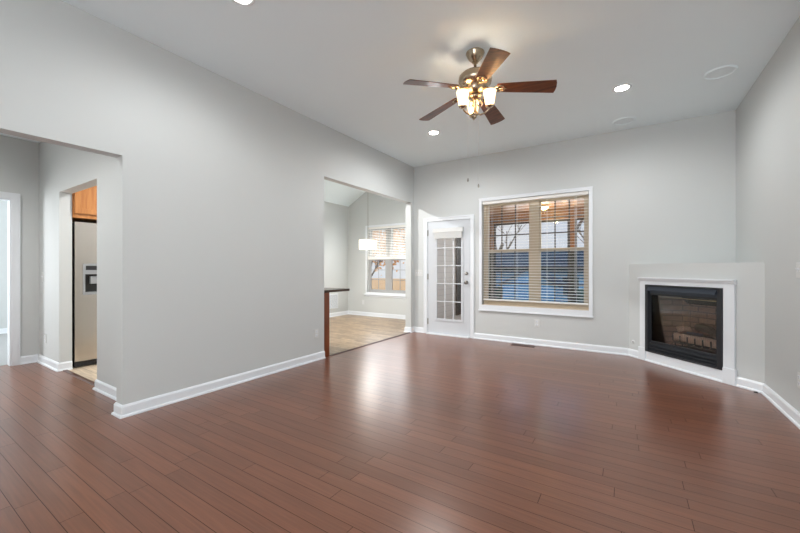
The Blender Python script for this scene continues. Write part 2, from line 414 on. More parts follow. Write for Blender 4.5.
# casing of the bedroom doorway at the end of the hall
m = MB(); m.box(-6.2, -6.183, 1.075, 1.145, 0, 2.065); m.box(-6.2, -6.183, 0.13, 0.2, 0, 2.065); m.box(-6.2, -6.183, 0.2, 1.075, 1.995, 2.065)
m.box(-6.31, -6.2, 1.06, 1.075, 0, 1.995); m.box(-6.31, -6.2, 0.2, 0.215, 0, 1.995); m.box(-6.31, -6.2, 0.215, 1.06, 1.98, 1.995)
m.box(-6.183, -6.178, 1.125, 1.145, 0, 2.065); m.box(-6.183, -6.178, 0.13, 1.125, 2.045, 2.065)
struct('door_2', m, M_trim)

# ------------------------------------------------------------------ back door
d = struct('door_1', frame(MB(), -3.105, -2.155, -0.12, 2.065, 0.062, 5.645, 5.66).box(-3.045, -3.03, 5.66, 5.80, 0, 2.03).box(-2.225, -2.21, 5.66, 5.80, 0, 2.03).box(-3.03, -2.225, 5.66, 5.80, 2.016, 2.03).box(-3.03, -2.225, 5.60, 5.80, 0, 0.018)
           .box(-3.105, -3.085, 5.64, 5.645, 0, 2.065).box(-2.175, -2.155, 5.64, 5.645, 0, 2.065).box(-3.085, -2.175, 5.64, 5.645, 2.045, 2.065), M_trim)
GX0, GX1, GZ0, GZ1 = -2.855, -2.378, 0.275, 1.84
m = MB(); Y0, Y1 = 5.662, 5.706
m.box(-3.026, GX0, Y0, Y1, 0.02, 2.012); m.box(GX1, -2.229, Y0, Y1, 0.02, 2.012); m.box(GX0, GX1, Y0, Y1, 0.02, GZ0); m.box(GX0, GX1, Y0, Y1, GZ1, 2.012)
slab = m.build('door_panel', M_door, d)
m = MB(); frame(m, GX0-0.032, GX1+0.032, GZ0-0.032, GZ1+0.032, 0.042, Y0-0.011, Y0-0.0005)
m.build('glass_frame', M_door, d, 0.004)
MB().box(GX0, GX1, Y0+0.018, Y0+0.024, GZ0, GZ1).build('glass', M_glass, d)
m = MB()
for i in (1, 2): x = GX0+(GX1-GX0)*i/3; m.box(x-0.008, x+0.008, Y0+0.004, Y0+0.014, GZ0, GZ1)
for i in range(1, 5): z = GZ0+(GZ1-GZ0)*i/5; m.box(GX0, GX1, Y0+0.005, Y0+0.013, z-0.008, z+0.008)
m.build('muntins', M_door, d)
for z in (0.22, 1.02, 1.80):
    m = MB(); m.box(-3.036, -3.018, Y0-0.006, Y0-0.001, z-0.05, z+0.05); m.lathe([(0, -0.054), (0.006, -0.05), (0.006, 0.05), (0, 0.054)], (-3.027, Y0-0.008, z), 10)
    m.build('hinge', M_nickel, d, label='satin nickel hinge')
m = MB(); RX = Matrix.Rotation(PI/2, 3, 'X')
m.lathe([(0.0, 0.055), (0.018, 0.054), (0.027, 0.045), (0.027, 0.035), (0.014, 0.025), (0.012, 0.01), (0.032, 0.008), (0.033, 0.0), (0, 0.0)], (-2.292, Y0, 0.93), 18, rot=RX)
m.build('door_knob', M_nickel, d, label='satin nickel door knob')
m = MB(); m.lathe([(0, 0.022), (0.02, 0.022), (0.028, 0.012), (0.029, 0), (0, 0)], (-2.292, Y0, 1.08), 18, rot=RX); m.box(-2.296, -2.288, Y0-0.034, Y0-0.02, 1.065, 1.095)
m.build('deadbolt', M_nickel, d, label='satin nickel deadbolt turn')
# raised shade over the door glass
t = thing('door_shade', 'raised white shade at the top of the back door glass', 'shade', (-2.62, Y0-0.012, 1.70))
MB().box(-0.285, 0.285, -0.045, 0, 0.09, 0.165).build('headrail', M_plastic, t, 0.004)
m = MB()
for i in range(6): m.box(-0.262, 0.262, -0.040, -0.004, 0.004+i*0.0143, 0.004+i*0.0143+0.0115)
m.build('folded_fabric', M_plastic, t)
MB().box(-0.265, 0.265, -0.042, -0.002, -0.012, 0.003).build('bottom_rail', M_plastic, t, 0.003)

# ------------------------------------------------------------------ main window
wd = struct('window_1', frame(MB(), -2.065, -0.415, 0.485, 2.31, 0.045, 5.642, 5.66, 0.045, 0.085).box(-2.075, -0.405, 5.632, 5.66, 0.475, 0.49).box(-2.07, -0.41, 5.637, 5.642, 2.295, 2.315), M_trim)
m = MB(); frame(m, -2.02, -0.46, 0.57, 2.265, 0.05, 5.735, 5.81); m.box(-1.275, -1.143, 5.735, 5.81, 0.62, 2.215)
m.box(-2.02, -0.46, 5.66, 5.735, 0.57, 0.578)
m.build('window_frame', M_tan, wd, 0.003)
for (a, b_) in ((-1.97, -1.275), (-1.143, -0.51)):
    for (z0, z1, y) in ((1.42, 2.215, 5.775), (0.62, 1.47, 5.748)):
        s = frame(MB(), a, b_, z0, z1, 0.022, y, y+0.025, 0.03, 0.045).build('sash', M_tan, wd)
        MB().box(a+0.022, b_-0.022, y+0.01, y+0.015, z0+0.045, z1-0.03).build('pane', M_glass, s)
        m = MB()
        for i in (1, 2): x = a+0.022+(b_-a-0.044)*i/3; m.box(x-0.009, x+0.009, y+0.016, y+0.024, z0+0.045, z1-0.03)
        for i in (1, 2): z = z0+0.045+(z1-z0-0.075)*i/3; m.box(a+0.022, b_-0.022, y+0.017, y+0.023, z-0.009, z+0.009)
        m.build('muntins', M_munt, s)
    MB().box(a, b_, 5.800, 5.802, 0.62, 1.44).build('insect_screen', M_screen, wd)
# horizontal blind
t = thing('window_blind', 'white horizontal slat blind lowered over the large double window', 'blind', (-1.24, 5.695, 0))
MB().box(-0.775, 0.775, -0.030, 0.028, 2.215, 2.263).build('headrail', M_slat, t, 0.004)
m = MB(); th = R(5)
NS = 35
for i in range(NS):
    z = 0.70+i*(1.49/NS); c, s_ = math.cos(th)*0.025, math.sin(th)*0.025
    m.prism([(-c, z-s_), (-c, z-s_+0.0022), (0, z+0.0034), (c, z+s_+0.0022), (c, z+s_), (0, z+0.0012)], 'X', -0.768, 0.768)
sl = m.build('slats', M_slat, t)
MB().box(-0.77, 0.77, -0.026, 0.026, 0.645, 0.668).build('bottom_rail', M_slat, t, 0.004)
for x in (-0.62, -0.22, 0.22, 0.62):
    for y in (-0.028, 0.028): MB().tube([(x, y, 0.66), (x, y, 2.22)], 0.0013, 5).build('ladder_cord', M_slat, t)
m = MB().tube([(-0.66, -0.036, 2.21), (-0.66, -0.037, 1.5), (-0.66, -0.037, 0.9)], 0.004, 6); m.build('tilt_wand', M_plastic, t)
m = MB()
for x in (0.60, 0.612): m.tube([(x, -0.036, 2.21), (x, -0.037, 0.85)], 0.002, 5)
m.lathe([(0, 0), (0.006, 0.01), (0.004, 0.04), (0, 0.045)], (0.606, -0.037, 0.81), 8)
m.build('lift_cord', M_plastic, t)

# ------------------------------------------------------------------ dining window
wn = struct('window_2', frame(MB(), -5.435, -4.155, 0.54, 2.215, 0.045, 6.912, 6.93).box(-5.465, -4.125, 6.89, 6.93, 0.52, 0.545).box(-5.435, -4.155, 6.915, 6.93, 0.48, 0.52), M_trim)
m = MB(); frame(m, -5.39, -4.2, 0.585, 2.17, 0.04, 6.985, 7.05); m.box(-4.862, -4.728, 6.985, 7.05, 0.625, 2.13)
m.build('window_frame', M_greym, wn, 0.003)
for (a, b_) in ((-5.35, -4.862), (-4.728, -4.24)):
    for (z0, z1, y) in ((1.36, 2.13, 7.02), (0.625, 1.40, 6.99)):
        s = frame(MB(), a, b_, z0, z1, 0.03, y, y+0.025).build('sash', M_greym, wn)
        MB().box(a+0.03, b_-0.03, y+0.01, y+0.015, z0+0.03, z1-0.03).build('pane', M_glass, s)
        m = MB(); x = (a+b_)/2; m.box(x-0.007, x+0.007, y+0.016, y+0.022, z0+0.03, z1-0.03)
        for i in (1, 2): z = z0+0.03+(z1-z0-0.06)*i/3; m.box(a+0.03, b_-0.03, y+0.017, y+0.021, z-0.007, z+0.007)
        m.build('muntins', M_greym, s)
t = thing('window_blind', 'white slat blind drawn half way down the dining room window', 'blind', (-4.795, 6.955, 0))
MB().box(-0.59, 0.59, -0.022, 0.022, 2.125, 2.168).build('headrail', M_slat, t)
m = MB()
for i in range(17):
    z = 1.47+i*0.0385; c, s_ = math.cos(R(28))*0.0225, math.sin(R(28))*0.0225
    m.prism([(-c, z-s_), (-c, z-s_+0.003), (c, z+s_+0.003), (c, z+s_)], 'X', -0.585, 0.585)
m.build('slats', M_slat, t)
MB().box(-0.585, 0.585, -0.02, 0.02, 1.385, 1.45).build('bottom_rail', M_slat, t, 0.003)
for x in (-0.42, 0, 0.42): MB().tube([(x, -0.024, 1.44), (x, -0.024, 2.13)], 0.0013, 5).build('ladder_cord', M_slat, t)

# ------------------------------------------------------------------ fireplace
fs = thing('fireplace_surround', 'white painted wooden mantel surround framing the corner fireplace', 'mantel', FA @ Vector((0, -0.0015, 0)), R(-45))
for x0, x1 in ((0.207, 0.2895), (1.1785, 1.28)):
    MB().box(x0, x1, -0.022, 0, 0.16, 1.0).build('stile', M_trim, fs, 0.003)
MB().box(0.2895, 1.1785, -0.022, 0, 0.9635, 1.0).build('header', M_trim, fs)
m = MB().prism([(0, 1.0), (-0.022, 1.0), (-0.026, 1.012), (-0.034, 1.018), (-0.036, 1.028), (-0.046, 1.034), (-0.048, 1.05), (0, 1.05)], 'X', 0.2, 1.287)
m.build('cornice', M_trim, fs)
for x0, x1 in ((0.192, 0.290), (1.178, 1.294)):
    MB().box(x0, x1, -0.03, 0, 0, 0.16).build('plinth_block', M_trim, fs, 0.003)
m = MB().box(0.290, 1.178, -0.016, 0, 0.0, 0.120); m.prism([(-0.016, 0), (-0.03, 0), (-0.03, 0.008), (-0.024, 0.018), (-0.016, 0.02)], 'X', 0.290, 1.178)
m.build('base_panel', M_trim, fs)

fp = thing('gas_fireplace', 'black metal gas fireplace insert with glass front set in the corner wall', 'fireplace', (0, 5.675, 0), R(-45))
X0, X1, Z0, Z1 = 0.2915, 1.1765, 0.124, 0.961
frame(MB(), X0, X1, Z0, Z1, 0.045, -0.034, 0.0, 0.02, 0.012).build('metal_frame', M_black, fp, 0.003)
m = MB().prism([(-0.03, 0.938), (-0.062, 0.898), (-0.062, 0.886), (-0.052, 0.886), (-0.02, 0.930)], 'X', X0+0.05, X1-0.05)
m.prism([(-0.012, 0.94), (0.0, 0.94), (0.0, 0.858), (-0.012, 0.858)], 'X', X0+0.045, X1-0.045)
m.build('hood', M_blacks, fp)
frame(MB(), X0+0.045, X1-0.045, 0.245, 0.858, 0.022, -0.014, 0.002, 0.022, 0.022).build('glass_frame', M_black, fp, 0.002)
MB().box(X0+0.067, X1-0.067, -0.004, 0.0, 0.267, 0.836).build('glass', M_fglass, fp)
m = MB()
for i in range(3):
    z = 0.140+i*0.034; m.prism([(-0.030, z), (-0.030, z+0.012), (-0.006, z+0.032), (-0.006, z+0.020)], 'X', X0+0.045, X1-0.045)
m.box(X0+0.045, X1-0.045, 0.004, 0.012, 0.136, 0.245)
m.build('louver', M_black, fp)
MB().tube([(X0+0.07, 0.022, 0.818), (X1-0.07, 0.022, 0.818)], 0.005, 8).build('curtain_rod', M_brass, fp)
for a, b_ in ((X0+0.075, 0.725), (0.742, X1-0.075)):   # mesh spark curtains hanging in gentle folds
    m = MB(); n = 70; top = []; bot = []
    for i in range(n+1):
        x = a+(b_-a)*i/n; y = 0.026+0.008*math.sin(i*1.6); top.append(m._v((x, y, 0.815))); bot.append(m._v((x, y+0.001, 0.235)))
    for i in range(n): m.bm.faces.new((top[i], top[i+1], bot[i+1], bot[i])).smooth = True
    m.build('mesh_curtain', M_mesh, fp)
def quad(mb, *p):
    mb.bm.faces.new([mb._v(q) for q in p]); return mb
BX0, BX1, FX0, FX1, D0, D1, BZ, TZ = 0.54, 1.045, 0.358, 1.135, 0.004, 0.33, 0.225, 0.86
quad(MB(), (BX0, D1, BZ), (BX1, D1, BZ), (BX1, D1, TZ), (BX0, D1, TZ)).build('firebox_back', M_fbrick, fp)
for fx, bx in ((FX0, BX0), (FX1, BX1)):
    quad(MB(), (fx, D0, BZ), (bx, D1, BZ), (bx, D1, TZ), (fx, D0, TZ)).build('firebox_side', M_fbricks, fp)
quad(MB(), (FX0, D0, BZ), (FX1, D0, BZ), (BX1, D1, BZ), (BX0, D1, BZ)).build('firebox_floor', M_soot, fp)
m = MB(); quad(m, (FX0, D0, TZ), (FX1, D0, TZ), (BX1, D1, TZ), (BX0, D1, TZ)); quad(m, (BX0, D1-0.004, 0.735), (BX1, D1-0.004, 0.735), (BX1, D1-0.14, TZ), (BX0, D1-0.14, TZ))
m.build('smoke_shelf', M_soot, fp)

FL = lambda x, y, z: FA @ Vector((x, y, z))
g = thing('log_grate', 'black iron grate under the gas logs inside the fireplace', 'grate', FL(0, 0, BZ+0.001), R(-45))
for i in range(6):
    x = 0.57+i*0.085
    MB().tube([(x, 0.245, 0.06), (x, 0.13, 0.06), (x, 0.088, 0.066), (x, 0.074, 0.085), (x, 0.070, 0.15)], 0.007, 6).build('bar', M_iron, g)
for y in (0.12, 0.225):
    MB().tube([(0.55, y, 0.052), (1.015, y, 0.052)], 0.006, 6).build('rail', M_iron, g)
for x in (0.56, 1.005):
    for y in (0.12, 0.225): MB().tube([(x, y, 0.0), (x, y, 0.055)], 0.007, 6).build('foot', M_iron, g)
def log(name, label, a, b_, r0, r1, mat, bend=0.02, seed=1):
    rd = random.Random(seed); a = FL(*a); b_ = FL(*b_); n = 11; m = MB(); o = a.copy()
    pts = []; rs = []
    for i in range(n):
        k = i/(n-1); p = a.lerp(b_, k)-o; p.z += bend*math.sin(PI*k)+rd.uniform(-1, 1)*0.003; pts.append(p); rs.append((r0+(r1-r0)*k)*(1+rd.uniform(-.07, .03)))
    m.tube(pts, rs, 12)
    for v in m.bm.verts: v.co += Vector((rd.uniform(-1, 1), rd.uniform(-1, 1), rd.uniform(-1, 1)))*0.0022
    ob = m.build(name, mat); ob.location = o
    return tag(ob, label, 'log', 'gas logs in the fireplace')
zb = BZ+0.001+0.067
log('fire_log', 'long tan ceramic log lying across the front of the grate', (0.55, 0.136, zb+0.053), (1.025, 0.136, zb+0.053), 0.046, 0.050, M_log, 0.0, 2)
log('fire_log', 'grey brown ceramic log at the back of the grate, partly covered', (0.57, 0.240, zb+0.056), (0.97, 0.240, zb+0.056), 0.050, 0.054, M_logg, 0.0, 3)
log('fire_log', 'thick grey bark log leaning across the top of the pile toward the mesh curtain', (1.015, 0.130, zb+0.148), (0.73, 0.245, zb+0.185), 0.044, 0.044, M_logg, 0.025, 4)
log('fire_log', 'short pale forked log resting on top of the pile at its lower end', (0.57, 0.136, zb+0.140), (0.65, 0.235, zb+0.150), 0.034, 0.030, M_log, 0.01, 5)
m = MB(); rd = random.Random(4)
for i in range(70):
    x, y = rd.uniform(0.69, 0.85), rd.uniform(0.125, 0.165); r = rd.uniform(0.008, 0.013)
    m.lathe([(0, -r), (r*0.9, -r*0.3), (r, r*0.3), (0, r)], (x, y, zb+0.119+rd.uniform(0, 0.01)), 6, False)
eb = m.build('ember_bed', M_ember); eb.location = (0, 5.675, 0); eb.rotation_euler = (0, 0, R(-45)); eb['kind'] = 'stuff'
tag(eb, 'bluish grey loose ember pieces on top of the gas logs', 'embers')
t = thing('gas_valve', 'small round gas key valve plate low on the wall beside the fireplace', 'valve', (0, 5.675, 0), R(-45))
m = MB(); m.lathe([(0, 0.006), (0.022, 0.005), (0.026, 0), (0, 0)], (0.088, 0, 0.195), 18, rot=RX); m.build('plate', M_plastic, t)
m = MB(); m.lathe([(0, 0.0075), (0.007, 0.0075), (0.008, 0.005)], (0.088, 0, 0.195), 10, rot=RX); m.build('keyhole', M_slot, t)


# ------------------------------------------------------------------ outlets and switches
def outlet(loc, rz, label, grp='duplex wall outlets'):
    t = thing('wall_outlet', label, 'outlet', loc, rz, grp)
    MB().box(-0.036, 0.036, -0.006, 0, -0.058, 0.058).build('cover_plate', M_plastic, t, 0.003)
    for z in (-0.024, 0.024):
        r = MB().box(-0.017, 0.017, -0.009, -0.004, z-0.014, z+0.014).build('receptacle', M_trim, t, 0.003)
        m = MB()
        for x in (-0.006, 0.006): m.box(x-0.0012, x+0.0012, -0.0094, -0.0085, z-0.002, z+0.008)
        m.box(-0.0025, 0.0025, -0.0094, -0.0085, z-0.010, z-0.006); m.build('slot', M_slot, r)
    return t
def switch(loc, rz, n, label):
    t = thing('light_switch', label, 'switch', loc, rz, 'toggle switches')
    w_ = 0.036+0.023*(n-1)
    MB().box(-w_, w_, -0.006, 0, -0.058, 0.058).build('cover_plate', M_plastic, t, 0.003)
    for i in range(n):
        x = (i-(n-1)/2)*0.046; m = MB(); m.box(x-0.006, x+0.006, -0.008, -0.004, -0.013, 0.013); m.prism([(-0.006, 0.0), (-0.018, 0.007), (-0.018, 0.012), (-0.006, 0.011)], 'X', x-0.004, x+0.004)
        m.build('toggle', M_trim, t)
    return t
outlet((XL, 3.22, 0.34), R(90), 'white outlet low on the long wall near the breakfast bar end')
outlet((-1.158, YB, 0.335), 0, 'white outlet low on the wall under the large window')
outlet((XR, 3.80, 0.335), R(-90), 'white outlet low on the side wall past the fireplace')
outlet((-5.93, 1.31, 0.315), 0, 'white outlet low on the hall wall beside the kitchen doorway')
outlet((-5.52, 6.93, 0.33), 0, 'white outlet low on the dining room wall beside its window')
switch((-3.215, YB, 1.085), 0, 3, 'wide white triple switch plate beside the glazed back door')
switch((XR, 3.80, 1.15), R(-90), 2, 'white double switch plate on the side wall past the fireplace')
switch((-6.03, 1.31, 1.06), 0, 1, 'white single switch plate on the hall wall by the kitchen doorway')

# air return grille in the dining room and floor register under the window
t = thing('air_vent', 'white louvered return air grille low on the dining room wall', 'vent', (-6.0, 6.37, 0.375), R(90))
frame(MB(), -0.17, 0.17, -0.18, 0.18, 0.025, -0.012, 0).build('vent_frame', M_trim, t, 0.003)
m = MB()
for i in range(15): z = -0.15+i*0.0205; m.prism([(-0.010, z), (-0.010, z+0.003), (-0.001, z+0.013), (-0.001, z+0.010)], 'X', -0.145, 0.145)
m.build('louvers', M_trim, t); MB().box(-0.145, 0.145, -0.0008, 0, -0.155, 0.155).build('backing', M_greyp, t)
t = thing('floor_register', 'brown slotted floor register in front of the baseboard under the window', 'vent', (-1.33, 5.52, 0))
frame(MB(), -0.17, 0.17, -0.06, 0.06, 0.02, 0, 0.005).build('register_frame', M_strip, t).rotation_euler = (0, 0, 0)
for ch in t.children: bpy.data.objects.remove(ch, do_unlink=True)
m = MB(); m.box(-0.17, 0.17, -0.06, -0.045, 0, 0.006); m.box(-0.17, 0.17, 0.045, 0.06, 0, 0.006); m.box(-0.17, -0.15, -0.045, 0.045, 0, 0.006); m.box(0.15, 0.17, -0.045, 0.045, 0, 0.006)
m.build('register_frame', M_strip, t)
m = MB()
for i in range(14): x = -0.14+i*0.0215; m.box(x-0.005, x+0.005, -0.045, 0.045, 0.001, 0.005)
m.build('grille', M_strip, t)
m = MB().tube([(0.006, 0.006, 0.004), (-0.004, -0.004, 0.007), (-0.018, -0.010, 0.006)], 0.006, 8)
o = m.build('cable_stub', M_slot); o.location = (1.012, 4.585, 0.003); tag(o, 'short black cable end sticking up at the baseboard corner past the fireplace', 'cable')

# ------------------------------------------------------------------ recessed lights, speakers
def recessed(loc, label, spot=None):
    t = thing('recessed_light', label, 'ceiling light', loc, 0, 'recessed ceiling lights')
    MB().lathe([(0.062, 0.0), (0.064, -0.004), (0.078, -0.006), (0.088, -0.003), (0.088, 0.0)], (0, 0, 0), 28).build('trim_ring', M_trim, t)
    MB().lathe([(0, -0.003), (0.058, -0.002), (0.062, 0.0)], (0, 0, 0), 24).build('lens', M_led, t)
    l = light('recessed_lamp', 'SPOT', (0, 0, -0.02), spot or 38, (0.98, 0.99, 1), spot_size=R(174), spot_blend=0.6, shadow_soft_size=0.05)
    l.parent = t
    return t
recessed((-2.235, 1.47, ZC), 'lit recessed ceiling light at the top edge, above the long bare wall')
recessed((-2.245, 4.37, ZC), 'lit recessed ceiling light between the fan and the dining opening', 62)
recessed((-0.05, 4.34, ZC), 'lit recessed ceiling light on the window side, above the fireplace end', 44)
recessed((-0.05, 1.47, ZC), 'recessed ceiling light over the camera end of the room')
def speaker(loc, label):
    t = thing('ceiling_speaker', label, 'speaker', loc, 0, 'flush round ceiling speakers')
    MB().lathe([(0.106, -0.003), (0.110, -0.014), (0.120, -0.014), (0.125, 0.0)], (0, 0, 0), 40).build('rim', M_ceil, t)
    MB().lathe([(0, -0.004), (0.108, -0.003)], (0, 0, 0), 40).build('grille', plain('speaker_grille', (230, 240, 244), 0.8, bump=0.5, bscale=500), t)
speaker((0.74, 4.49, ZC), 'flat round white ceiling speaker near the side wall')
speaker((-0.04, 5.31, ZC), 'flat round white ceiling speaker close to the window wall')

# ------------------------------------------------------------------ ceiling fan
FX, FY = -1.113, 2.945
fan = thing('ceiling_fan', 'five blade dark wood ceiling fan with lit glass shades', 'ceiling fan', (FX, FY, ZC))
MB().lathe([(0.078, 0.0), (0.080, -0.008), (0.074, -0.016), (0.070, -0.03), (0.055, -0.055), (0.034, -0.075), (0.024, -0.088), (0, -0.09)], (0, 0, 0), 32).build('canopy', M_fanm, fan)
MB().lathe([(0.013, -0.085), (0.013, -0.13), (0.02, -0.132), (0.024, -0.138), (0.02, -0.145), (0.03, -0.155)], (0, 0, 0), 20).build('downrod', M_fanm, fan)
MB().lathe([(0, -0.145), (0.035, -0.147), (0.055, -0.16), (0.075, -0.172), (0.115, -0.185), (0.138, -0.208), (0.143, -0.24), (0.136, -0.27), (0.11, -0.29), (0.088, -0.30), (0.088, -0.33), (0.06, -0.36), (0, -0.38)], (0, 0, 0), 40).build('motor_housing', M_fanm, fan)
for k in range(5):
    a = R(18+72*k)
    m = MB(); m.M = Matrix.Rotation(a, 4, 'Z') @ Matrix.Translation((0, 0, -0.306)) @ Matrix.Rotation(R(6.0), 4, 'Y') @ Matrix.Rotation(R(-13), 4, 'X')
    # outline in (x along the blade, y): +y is the counter-clockwise edge, lower by the pitch
    up = [(0.185, 0.044), (0.195, 0.050), (0.40, 0.062), (0.645, 0.074)]
    tip = [(0.654, 0.045), (0.658, 0.0), (0.654, -0.045)]
    lo = [(x, -y) for x, y in reversed(up)]
    m.prism(up+tip+lo, 'Z', -0.003, 0.003)
    bl = m.build('blade', M_blade, fan, 0.0015)
    m = MB(); m.M = Matrix.Rotation(a, 4, 'Z') @ Matrix.Translation((0, 0, -0.310)) @ Matrix.Rotation(R(6.0), 4, 'Y') @ Matrix.Rotation(R(-13), 4, 'X')
    m.tube([(0.075, 0, 0.012), (0.12, 0, -0.004), (0.16, 0, -0.012), (0.20, 0, -0.006)], [0.013, 0.011, 0.012, 0.010], 10)
    for sg in (-1, 1):
        m.tube([(0.15, 0, -0.010), (0.175, sg*0.022, -0.008), (0.205, sg*0.034, -0.003), (0.235, sg*0.026, -0.002), (0.245, sg*0.012, -0.003)], [0.008, 0.008, 0.009, 0.007, 0.005], 8)
        m.lathe([(0, -0.006), (0.006, -0.004), (0.007, 0)], (0.212, sg*0.030, -0.003), 10)
    m.tube([(0.19, 0, -0.006), (0.24, 0, -0.003), (0.265, 0, -0.002)], [0.010, 0.009, 0.004], 8)
    m.build('blade_bracket', M_fanm, bl, label='ornate metal blade bracket')
# light kit
m = MB().lathe([(0.05, -0.375), (0.062, -0.385), (0.05, -0.40), (0.03, -0.408), (0.02, -0.43), (0.026, -0.455), (0.016, -0.475), (0.014, -0.505), (0.022, -0.515), (0.03, -0.527), (0.024, -0.54), (0.012, -0.55), (0.014, -0.557), (0.008, -0.565), (0, -0.57)], (0, 0, 0), 24)
m.build('light_kit_column', M_fanm, fan)
VA = 32.63
for k in range(3):
    a = R(VA+86+120*k); ca, sa = math.cos(a), math.sin(a)
    P = lambda r, z: (r*ca, r*sa, z)
    m = MB(); m.tube([P(0.018, -0.53), P(0.05, -0.548), P(0.09, -0.540), P(0.118, -0.522), P(0.13, -0.505), P(0.13, -0.492)], [0.006, 0.007, 0.007, 0.007, 0.007, 0.006], 8)
    m.tube([P(0.02, -0.42), P(0.05, -0.43), P(0.065, -0.455), P(0.055, -0.48), P(0.035, -0.478), P(0.03, -0.46)], 0.005, 8)
    m.lathe([(0, -0.005), (0.03, 0.0), (0.034, 0.012), (0.026, 0.016), (0, 0.016)], P(0.13, -0.50), 16)
    arm = m.build('lamp_arm', M_fanm, fan)
    sh = MB().lathe([(0.028, 0.0), (0.036, 0.012), (0.041, 0.045), (0.047, 0.085), (0.055, 0.118), (0.0525, 0.118), (0.044, 0.085), (0.038, 0.045), (0.033, 0.014), (0.026, 0.004)], P(0.13, -0.485), 24).build('glass_shade', M_shade, fan)
    MB().lathe([(0, 0.0), (0.012, 0.004), (0.022, 0.045), (0.018, 0.066), (0, 0.076)], P(0.13, -0.482), 14).build('bulb', M_bulb, sh)
    l = light('fan_lamp', 'POINT', P(0.13, -0.43), 6.5, (1, 0.91, 0.79), shadow_soft_size=0.024); l.parent = fan
for (dx, zz) in ((-0.062, -1.105), (0.03, -1.155)):
    x, y = dx*math.cos(R(VA)), dx*math.sin(R(VA))
    pc = MB().tube([(x, y, -0.37), (x, y, zz+0.02)], 0.0009, 6).build('pull_chain', M_plastic, fan)
    MB().lathe([(0, 0.022), (0.004, 0.018), (0.008, 0.005), (0.008, -0.004), (0.004, -0.011), (0, -0.013)], (x, y, zz), 12).build('fob', M_nickel, pc)

# ------------------------------------------------------------------ dining pendant
PX, PY = -4.72, 6.09; PZ = 2.743+0.57*(PX+6)+0.0
pt = thing('pendant_light', 'white lit drum shade pendant hanging by the dining window', 'pendant light', (PX, PY, 1.585))
m = MB().lathe([(0.195, 0.0), (0.195, 0.2), (0.192, 0.2), (0.192, 0.0)], (0, 0, 0), 40); m.build('drum_shade', M_drum, pt)
MB().lathe([(0, 0.006), (0.19, 0.006), (0.19, 0.012), (0, 0.012)], (0, 0, 0), 32).build('diffuser', M_drum, pt)
m = MB()
for z in (0.0, 0.196): m.lathe([(0.1955, z), (0.199, z), (0.199, z+0.007), (0.1955, z+0.007)], (0, 0, 0), 40)
m.build('shade_band', M_nickel, pt)
m = MB().tube([(0, 0, 0.18), (0, 0, PZ-1.585-0.02)], 0.005, 8)
for a in (0, 120, 240): m.tube([(0, 0, 0.185), (0.19*math.cos(R(a)), 0.19*math.sin(R(a)), 0.185)], 0.003, 6)
m.build('stem', M_nickel, pt)
MB().lathe([(0.065, 0.05), (0.06, -0.012), (0.03, -0.024), (0, -0.026)], (0, 0, PZ-1.585), 24).build('canopy', M_nickel, pt)
light('pendant_lamp', 'POINT', (PX, PY, 1.50), 15, (1, 0.97, 0.93), shadow_soft_size=0.15)

# lamps of the adjoining rooms (unseen cans; kitchen and hall ones added for brightness)
def can_lamp(loc, e, label, tilt=0.0, aim=0.0):
    t = thing('recessed_light', label, 'ceiling light', loc, 0, 'recessed lights of the adjoining rooms'); t.rotation_euler = (0, tilt, 0)
    MB().lathe([(0.062, 0.0), (0.064, -0.004), (0.078, -0.006), (0.088, -0.003), (0.088, 0.0)], (0, 0, 0), 28).build('trim_ring', M_trim, t)
    MB().lathe([(0, -0.003), (0.058, -0.002), (0.062, 0.0)], (0, 0, 0), 24).build('lens', M_led, t)
    l = light('can_lamp', 'SPOT', (0, 0, -0.02), e, (1, 0.985, 0.975), spot_size=R(165), spot_blend=0.6, shadow_soft_size=0.06); l.parent = t; l.rotation_euler = (0, aim, 0)
    if aim: l.data.spot_size = R(115)
can_lamp((-5.15, 3.62, 2.743+0.57*0.85-0.004), 290, 'recessed light on the sloped dining ceiling above the breakfast bar', R(-29.7))
can_lamp((-4.6, 2.4, 2.73), 110, 'added unseen recessed light in the kitchen ceiling')
can_lamp((-4.2, -0.05, 2.73), 62, 'added unseen recessed light in the hall ceiling over the living room opening')
can_lamp((-4.75, -0.35, 2.73), 62, 'added unseen recessed light in the hall ceiling toward the bedroom door', 0.0, R(42))

# ------------------------------------------------------------------ breakfast bar
t = thing('breakfast_bar', 'dark cherry wood breakfast bar end panel standing at the dining opening', 'breakfast bar', (-4.2, 3.365, 0))
MB().box(-0.8, 0.845, 0.0, 0.105, 0.0, 0.845).build('half_wall', M_wall, t)
MB().box(0.845, 0.865, 0.0, 0.107, 0.0, 0.845).build('end_panel', M_cherry, t, 0.002)
o = MB().box(-0.8, 0.872, -0.003, 0.51, 0.0, 0.034).build('countertop', M_counter, None, 0.006); o.location = (-4.2, 3.365, 0.845)
tag(o, 'dark laminate bar top overhanging the cherry end panel', 'countertop')

# ------------------------------------------------------------------ refrigerator and cabinet in the kitchen
rf = thing('refrigerator', 'stainless steel side by side refrigerator with door dispenser in the kitchen doorway', 'refrigerator', (-5.41, 1.43, 0))
MB().box(-0.76, -0.075, 0.002, 0.905, 0.02, 1.70).build('body', M_dark, rf)
fd = MB().box(-0.066, 0.0, 0.012, 0.40, 0.075, 1.707)
def door_with_recess():
    m = MB(); y0, y1 = 0.012, 0.405; ry0, ry1, rz0, rz1 = 0.105, 0.335, 0.87, 1.095
    m.box(-0.066, 0, y0, ry0, 0.075, 1.707); m.box(-0.066, 0, ry1, y1, 0.075, 1.707); m.box(-0.066, 0, ry0, ry1, 0.075, rz0); m.box(-0.066, 0, ry0, ry1, rz1, 1.707)
    m.box(-0.066, -0.055, ry0, ry1, rz0, rz1)
    return m
fd.bm.free()
dr = door_with_recess().build('freezer_door', M_steel, rf)
